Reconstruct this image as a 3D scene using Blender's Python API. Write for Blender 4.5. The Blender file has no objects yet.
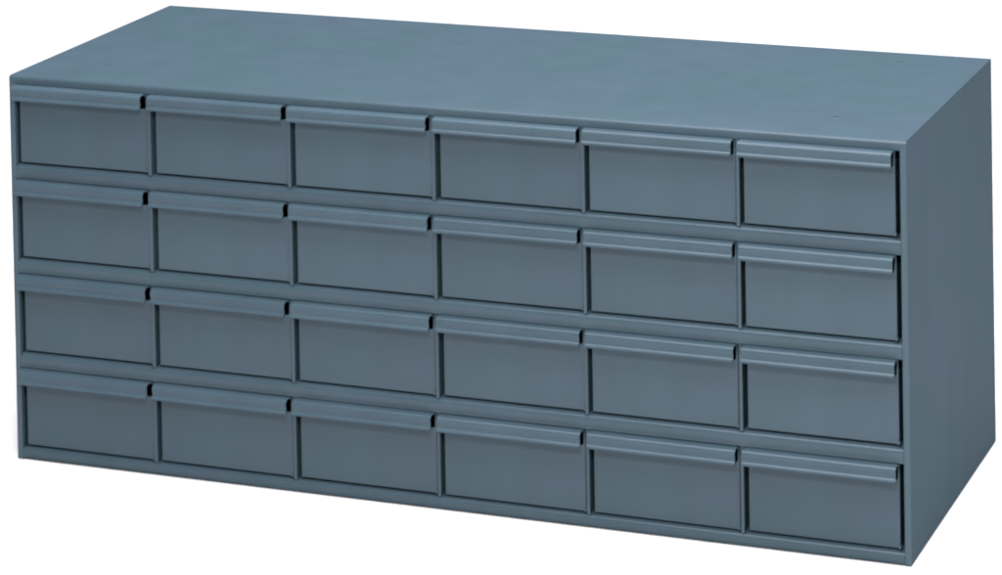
import bpy, bmesh, math, random
from mathutils import Vector, Matrix
random.seed(4)
S = bpy.context.scene
COL = S.collection

# ------------------------------------------------------------------ camera
W, H, D = 0.857, 0.3582, 0.2947          # cabinet width, height, depth in metres
yaw, pitch, roll, fpx = 0.323559, 0.0350873, -0.0149451, 2975.82
cy, sy = math.cos(yaw), math.sin(yaw); cp, sp = math.cos(pitch), math.sin(pitch)
fw = Vector((-sy*cp, cy*cp, -sp)); rt = Vector((cy, sy, 0)); up = rt.cross(fw)
r2 = rt*math.cos(roll) + up*math.sin(roll); u2 = -rt*math.sin(roll) + up*math.cos(roll)
cd = bpy.data.cameras.new("camera"); cam = bpy.data.objects.new("camera", cd); COL.objects.link(cam)
M = Matrix((r2, u2, -fw)).transposed().to_4x4(); M.translation = Vector((1.522496, -2.357899, 1.029597))
cam.matrix_world = M
cd.sensor_width = 36; cd.lens = fpx/1002*36
cd.shift_x = -0.250857; cd.shift_y = -0.846886      # a view camera with its front lowered
cd.clip_start = 0.05; cd.clip_end = 100
S.camera = cam

# ------------------------------------------------------------------ world and lamps
w = bpy.data.worlds.new("World"); S.world = w; w.use_nodes = True
bg = w.node_tree.nodes['Background']; bg.inputs[0].default_value = (0.93, 0.97, 1.0, 1); bg.inputs[1].default_value = 0.2

def lamp(name, loc, target, sx, sy_, power, col=(1, 1, 1)):
    l = bpy.data.lights.new(name, 'AREA'); l.shape = 'RECTANGLE'; l.size = sx; l.size_y = sy_; l.energy = power; l.color = col
    o = bpy.data.objects.new(name, l); COL.objects.link(o); o.location = loc
    o.rotation_euler = (Vector(target)-Vector(loc)).to_track_quat('-Z', 'Y').to_euler()
    return o
lamp('key_softbox', (0.98, -1.36, 1.15), (0.7, 0, 0.2), 0.25, 0.25, 19.5, (1.0, 0.985, 0.96))
lamp('overhead_softbox', (0.85, -0.35, 2.6), (0.6, 0.1, 0), 3.0, 2.2, 212, (1.0, 0.955, 0.99))

lamp('backdrop_fill', (0.2, 3.0, 2.6), (0.0, 2.4, 0), 4.0, 1.6, 120, (1, 1, 1))  # added lamp, only there to keep the floor behind the cabinet white

S.view_settings.view_transform = 'Standard'; S.view_settings.look = 'None'
S.view_settings.exposure = 0; S.view_settings.gamma = 1
S.render.engine = 'CYCLES'
S.cycles.filter_width = 2.3

# ------------------------------------------------------------------ materials
def nodes(name):
    m = bpy.data.materials.new(name); m.use_nodes = True
    nt = m.node_tree; return m, nt, nt.nodes['Principled BSDF']

def paint(name, base, rough=0.38, mottle=0.042):
    m, nt, b = nodes(name)
    tc = nt.nodes.new('ShaderNodeTexCoord')
    # soft batch variation of the enamel: some patches a touch greener, some bluer
    n1 = nt.nodes.new('ShaderNodeTexNoise'); n1.inputs['Scale'].default_value = 9; n1.inputs['Detail'].default_value = 2
    nt.links.new(tc.outputs['Object'], n1.inputs['Vector'])
    mp = nt.nodes.new('ShaderNodeMapping'); mp.inputs['Scale'].default_value = (26, 34, 2.2)
    nt.links.new(tc.outputs['Object'], mp.inputs['Vector'])
    n2 = nt.nodes.new('ShaderNodeTexNoise'); n2.inputs['Scale'].default_value = 1; n2.inputs['Detail'].default_value = 3
    nt.links.new(mp.outputs[0], n2.inputs['Vector'])
    r1 = nt.nodes.new('ShaderNodeValToRGB')
    r1.color_ramp.elements[0].position = 0.32; r1.color_ramp.elements[1].position = 0.68
    k = mottle
    r1.color_ramp.elements[0].color = (base[0]*(1-k), base[1]*(1+k*.35), base[2]*(1-k*.55), 1)
    r1.color_ramp.elements[1].color = (base[0]*(1+k), base[1]*(1-k*.15), base[2]*(1+k*.75), 1)
    nt.links.new(n1.outputs['Fac'], r1.inputs['Fac'])
    mr = nt.nodes.new('ShaderNodeMapRange'); mr.inputs['To Min'].default_value = 1-k*2.5; mr.inputs['To Max'].default_value = 1+k*2.5
    nt.links.new(n2.outputs['Fac'], mr.inputs['Value'])
    mx = nt.nodes.new('ShaderNodeMix'); mx.data_type = 'RGBA'; mx.blend_type = 'MULTIPLY'; mx.inputs['Factor'].default_value = 1
    nt.links.new(r1.outputs['Color'], mx.inputs['A']); nt.links.new(mr.outputs[0], mx.inputs['B'])
    # every sheet took the paint a little differently
    oi = nt.nodes.new('ShaderNodeObjectInfo')
    vr = nt.nodes.new('ShaderNodeMapRange'); vr.inputs['To Min'].default_value = 0.95; vr.inputs['To Max'].default_value = 1.05
    nt.links.new(oi.outputs['Random'], vr.inputs['Value'])
    mo = nt.nodes.new('ShaderNodeMix'); mo.data_type = 'RGBA'; mo.blend_type = 'MULTIPLY'; mo.inputs['Factor'].default_value = 1
    nt.links.new(mx.outputs['Result'], mo.inputs['A']); nt.links.new(vr.outputs[0], mo.inputs['B'])
    nt.links.new(mo.outputs['Result'], b.inputs['Base Color'])
    b.inputs['Roughness'].default_value = rough
    b.inputs['IOR'].default_value = 1.5; b.inputs['Specular IOR Level'].default_value = 0.0
    # orange peel of sprayed enamel plus the slight waviness of sheet steel
    n3 = nt.nodes.new('ShaderNodeTexNoise'); n3.inputs['Scale'].default_value = 420; n3.inputs['Detail'].default_value = 2
    nt.links.new(tc.outputs['Object'], n3.inputs['Vector'])
    bp = nt.nodes.new('ShaderNodeBump'); bp.inputs['Strength'].default_value = 0.12; bp.inputs['Distance'].default_value = 0.0006
    nt.links.new(n3.outputs['Fac'], bp.inputs['Height'])
    n4 = nt.nodes.new('ShaderNodeTexNoise'); n4.inputs['Scale'].default_value = 7; n4.inputs['Detail'].default_value = 1
    nt.links.new(tc.outputs['Object'], n4.inputs['Vector'])
    bp2 = nt.nodes.new('ShaderNodeBump'); bp2.inputs['Strength'].default_value = 0.22; bp2.inputs['Distance'].default_value = 0.003
    nt.links.new(n4.outputs['Fac'], bp2.inputs['Height']); nt.links.new(bp.outputs[0], bp2.inputs['Normal'])
    nt.links.new(bp2.outputs[0], b.inputs['Normal'])
    # satin sheen of the stoved enamel
    gl = nt.nodes.new('ShaderNodeBsdfGlossy'); gl.inputs['Roughness'].default_value = 0.22
    gl.inputs['Color'].default_value = (0.9, 0.95, 1.0, 1)
    ms = nt.nodes.new('ShaderNodeMixShader'); ms.inputs['Fac'].default_value = 0.02
    nt.links.new(bp2.outputs[0], gl.inputs['Normal'])
    nt.links.new(b.outputs[0], ms.inputs[1]); nt.links.new(gl.outputs[0], ms.inputs[2])
    nt.links.new(ms.outputs[0], nt.nodes['Material Output'].inputs['Surface'])
    return m

BASE = (0.0425, 0.0695, 0.0885)
PAINT = paint('blue_grey_enamel', BASE)
wm, nt, b = nodes('white_paper')
b.inputs['Base Color'].default_value = (0.70, 0.70, 0.70, 1); b.inputs['Roughness'].default_value = 0.9
tn = nt.nodes.new('ShaderNodeTexNoise'); tn.inputs['Scale'].default_value = 300
bb = nt.nodes.new('ShaderNodeBump'); bb.inputs['Strength'].default_value = 0.05; bb.inputs['Distance'].default_value = 0.0005
nt.links.new(tn.outputs['Fac'], bb.inputs['Height']); nt.links.new(bb.outputs[0], b.inputs['Normal'])

# ------------------------------------------------------------------ helpers (millimetres in, metres out)
def box(bm, x0, x1, y0, y1, z0, z1):
    m = Matrix.Translation(((x0+x1)/2000, (y0+y1)/2000, (z0+z1)/2000)) @ Matrix.Diagonal(((x1-x0)/1000, (y1-y0)/1000, (z1-z0)/1000, 1))
    bmesh.ops.create_cube(bm, size=1, matrix=m)

def extrude_x(bm, poly, x0, x1):
    """closed (y, z) outline extruded along x"""
    a = [bm.verts.new((x0/1000, y/1000, z/1000)) for y, z in poly]
    c = [bm.verts.new((x1/1000, y/1000, z/1000)) for y, z in poly]
    n = len(poly)
    for i in range(n):
        bm.faces.new((a[i], a[(i+1) % n], c[(i+1) % n], c[i]))
    bm.faces.new(a[::-1]); bm.faces.new(c)

def arc(cy_, cz, r, a0, a1, n=6):
    return [(cy_+r*math.cos(math.radians(a0+(a1-a0)*i/n)), cz+r*math.sin(math.radians(a0+(a1-a0)*i/n))) for i in range(n+1)]

def thicken(path, t):
    L, R = [], []
    for i, p in enumerate(path):
        q0 = path[max(i-1, 0)]; q1 = path[min(i+1, len(path)-1)]
        d = Vector((q1[0]-q0[0], q1[1]-q0[1])).normalized(); n = Vector((-d.y, d.x))*t/2
        L.append((p[0]+n.x, p[1]+n.y)); R.append((p[0]-n.x, p[1]-n.y))
    return L + R[::-1]

def obj(name, bm, parent=None, mat=PAINT, bevel=0.0, origin=None, smooth=40):
    bmesh.ops.recalc_face_normals(bm, faces=bm.faces)
    if origin is not None: bmesh.ops.translate(bm, verts=bm.verts, vec=-Vector(origin))
    for e in bm.edges:
        if len(e.link_faces) == 2 and e.calc_face_angle(0) > math.radians(smooth): e.smooth = False
    for f in bm.faces: f.smooth = True
    me = bpy.data.meshes.new(name); bm.to_mesh(me); bm.free(); me.materials.append(mat)
    o = bpy.data.objects.new(name, me); COL.objects.link(o)
    if origin is not None: o.location = origin
    if parent: o.parent = parent
    if bevel:
        for p in me.polygons: p.use_smooth = True
        for e in me.edges: e.use_edge_sharp = False
        md = o.modifiers.new('bevel', 'BEVEL'); md.width = bevel/1000; md.segments = 3; md.limit_method = 'ANGLE'; md.angle_limit = math.radians(50)
        md.harden_normals = True
    return o

# ------------------------------------------------------------------ the setting: a white seamless sweep
bm = bmesh.new()
prof = [(-4.5, 0), (5.0, 0)] + [(5.0+2.0*math.sin(math.radians(a)), 2.0-2.0*math.cos(math.radians(a))) for a in range(6, 91, 6)] + [(7.0, 4.5)]
a = [bm.verts.new((-7, y, z)) for y, z in prof]; c = [bm.verts.new((8, y, z)) for y, z in prof]
for i in range(len(prof)-1): bm.faces.new((a[i], c[i], c[i+1], a[i+1]))
fl = obj('floor', bm, mat=wm)
fl['kind'] = 'structure'; fl['label'] = 'plain white surface and backdrop behind the drawer cabinet'

# ------------------------------------------------------------------ the cabinet
cab = bpy.data.objects.new('drawer_cabinet', None); COL.objects.link(cab)
cab.empty_display_size = 0.1
cab.location = (W/2, D/2, 0.0)
cab['label'] = 'blue-grey enamelled steel cabinet with twenty-four small drawers in four rows'
cab['category'] = 'cabinet'
OFF = Vector(cab.location)
def part(name, bm, bevel=0.0, origin=None, parent=cab, **k):
    """geometry is written in scene coordinates; children are stored relative to their parent"""
    o = obj(name, bm, None, bevel=bevel, origin=origin, **k)
    o.parent = parent; o.matrix_parent_inverse = Matrix.Translation(-OFF) if parent is cab else Matrix.Identity(4)
    return o

Wm, Hm, Dm = W*1000, H*1000, D*1000
T = 1.3
# side panels: a sheet with a hemmed front flange and a back flange
def side(x_out, s):
    bm = bmesh.new()
    x = lambda d: x_out + s*d
    pl = [(0, 0), (0, Dm-1.7), (9, Dm-1.7), (9, Dm-1.7-T), (T, Dm-1.7-T), (T, 5.0), (5.6, 5.0), (5.6, 0)]   # (inward, back)
    lo = [bm.verts.new((x(d)/1000, y/1000, 0.0006)) for d, y in pl]
    hi = [bm.verts.new((x(d)/1000, y/1000, H-0.0012)) for d, y in pl]
    n = len(pl)
    for i in range(n): bm.faces.new((lo[i], lo[(i+1) % n], hi[(i+1) % n], hi[i]))
    bm.faces.new(lo[::-1]); bm.faces.new(hi)
    return part('side_panel', bm, bevel=0.6)
side(0, 1); side(Wm, -1)

# top panel with a rolled front edge that turns down into the face of the cabinet
def rail_profile(z0, z1, depth, under=0.5):
    h = z1-z0
    p = arc(0.0+under, z0+under, under, 270, 180, 5)
    p += [(0.35, z0+1.5), (0.35, z0+2.6)] if z1-z0 > 11.5 else [(0.5, z0+1.2)]
    rr = 4.6 if z1-z0 > 11.5 else 3.4
    p += arc(rr-0.3, z1-rr, rr, 176, 90, 9)
    p += [(depth, z1), (depth, z1-T), (rr+0.6, z1-T), (2.9, z1-T-1.9), (2.3, z0)]
    return p
bm = bmesh.new()
extrude_x(bm, rail_profile(350.2, Hm, Dm), 0.2, Wm-0.2)
top = part('top_panel', bm, bevel=0.6)
# four small holes punched through the top
HOLES = ((70.9, 57.6), (77.9, 243.0), (778.1, 60.0), (779.0, 259.7))
cb = bmesh.new()
for x, y in HOLES:
    bmesh.ops.create_cone(cb, cap_ends=True, segments=24, radius1=0.0026, radius2=0.0026, depth=0.02, matrix=Matrix.Translation((x/1000, y/1000, H)))
cm = bpy.data.meshes.new('punch'); cb.to_mesh(cm); cb.free()
punch = bpy.data.objects.new('punch', cm); COL.objects.link(punch)
bo = top.modifiers.new('punch', 'BOOLEAN'); bo.operation = 'DIFFERENCE'; bo.object = punch; bo.solver = 'EXACT'
# offset of the parent is not applied yet, so clear it while cutting
par = top.parent; top.parent = None
bpy.context.view_layer.update()
cut = bpy.data.meshes.new_from_object(top.evaluated_get(bpy.context.evaluated_depsgraph_get()))
top.modifiers.clear(); top.data = cut; top.parent = par; top.matrix_parent_inverse = Matrix.Translation(-OFF)
bpy.data.objects.remove(punch)
bm = bmesh.new(); extrude_x(bm, rail_profile(0.9, 11.0, Dm-8.0, 1.6), 5.65, Wm-5.65); part('bottom_panel', bm, bevel=0.2)
for O in (275.0, 187.0, 99.0):
    bm = bmesh.new(); extrude_x(bm, rail_profile(O-12.6, O, Dm-8.0), 5.65, Wm-5.65); part('shelf', bm, bevel=0.2)
bm = bmesh.new(); box(bm, 0.3, Wm-0.3, Dm-1.5, Dm, 0.9, Hm-1.6); part('back_panel', bm)

# upright dividers between the drawers, a set for every row
PITCH = 140.9; X0 = 5.5
OPEN = (275.0, 187.0, 99.0, 11.0)
ROWTOP = (350.2, 262.4, 174.4, 86.4)
first = None
for r, O in enumerate(OPEN):
    for k in range(1, 6):
        xr = X0+PITCH*k
        if first is None:
            bm = bmesh.new()
            box(bm, xr-3.0, xr, 0.55, 1.5, O+0.05, ROWTOP[r]-0.02)
            box(bm, xr-2.6, xr-1.8, 1.5, Dm-3, O+0.05, ROWTOP[r]-0.02)
            first = part('divider', bm, bevel=0.5, origin=((xr-3.0)/1000, 0, O/1000)); dz = first
        else:
            o = first.copy(); COL.objects.link(o); o.location = ((xr-3.0)/1000, 0, O/1000)
            o.scale.z = 1.0

# the raised burr round each hole
for x, y in HOLES:
    bm = bmesh.new()
    prof = [(3.7, 0.0), (3.4, 0.3), (3.0, 0.45), (2.65, 0.3), (2.55, -0.4)]
    rings = []
    for r, z in prof:
        rings.append([bm.verts.new((r/1000*math.cos(t*math.pi/12), r/1000*math.sin(t*math.pi/12), z/1000)) for t in range(24)])
    for i in range(len(rings)-1):
        for t in range(24): bm.faces.new((rings[i][t], rings[i][(t+1) % 24], rings[i+1][(t+1) % 24], rings[i+1][t]))
    o = part('hole_rim', bm, smooth=70); o.location = (x/1000, y/1000, (Hm+0.03)/1000)

# ------------------------------------------------------------------ the drawers: tray + front, with its rolled pull
def make_drawer():
    # local frame: x from the left edge of the opening, z from the bottom of the opening (mm)
    bm = bmesh.new()
    xl, xr = 3.0, 136.3; yb = 285.0; yf = 4.6
    # front sheet; slot added top right as the shade in the pull's open end
    pl = [(xl, 1.9), (xr, 1.9), (xr, 73.2), (134.6, 73.2), (134.6, 61.5), (133.6, 60.0), (127.5, 60.0), (127.5, 73.2), (xl, 73.2)]
    fa = [bm.verts.new((x/1000, yf/1000, z/1000)) for x, z in pl]; fb = [bm.verts.new((x/1000, (yf+2)/1000, z/1000)) for x, z in pl]
    n = len(pl)
    for i in range(n): bm.faces.new((fa[i], fa[(i+1) % n], fb[(i+1) % n], fb[i]))
    bm.faces.new(fa[::-1]); bm.faces.new(fb)
    bf = obj('drawer', bm, bevel=0.9)
    # tray behind the front
    bm = bmesh.new(); bm.from_mesh(bf.data)
    box(bm, xl+1.2, xl+2.0, yf+2.1, yb, 2.0, 64)
    box(bm, xr-2.0, xr-1.2, yf+2.1, yb, 2.0, 64)
    box(bm, xl+2.0, xr-2.0, yf+2.1, yb, 2.0, 2.8)
    box(bm, xl+2.0, xr-2.0, yb-0.8, yb, 2.8, 64)
    bm.to_mesh(bf.data); bm.free()
    # rolled pull: runs forward from the top of the front, over and down, with a hemmed lower edge
    path = [(yf+0.4, 72.0), (yf-0.3, 73.4), (yf-1.4, 74.4), (-1.0, 74.75)]
    path += arc(-4.8, 71.05, 3.7, 90, 180, 9)
    path += [(-8.1, 69.0), (-7.75, 67.2), (-8.1, 65.6)] + arc(-8.4, 63.7, 1.3, 115, 350, 9)
    bm = bmesh.new(); extrude_x(bm, thicken(path, 0.8), 1.7, 136.4)
    pl = obj('pull', bm, bf, bevel=0.0, smooth=50)
    # the folded corner of the front, bottom right
    bm = bmesh.new(); box(bm, xr-1.0, xr+1.2, 1.4, 5.4, 2.4, 5.0)
    tb = obj('corner_tab', bm, bf, bevel=0.8)
    return bf
proto = make_drawer()
kids = list(proto.children)
n = 0
for r, O in enumerate(OPEN):
    for k in range(6):
        if n == 0: o = proto; ch = kids
        else:
            o = proto.copy(); COL.objects.link(o); ch = []
            for c_ in kids:
                c2 = c_.copy(); COL.objects.link(c2); c2.parent = o; ch.append(c2)
        n += 1
        o.parent = cab; o.matrix_parent_inverse = Matrix.Translation(-OFF)
        # each drawer sits in its opening with a little play
        o.location = ((X0+PITCH*k+random.uniform(-.35, .35))/1000, random.uniform(-0.5, 0.5)/1000, (O+random.uniform(-.1, .15))/1000)
        o.rotation_euler = (0, math.radians(random.uniform(-.1, .1)), math.radians(random.uniform(-.12, .12)))
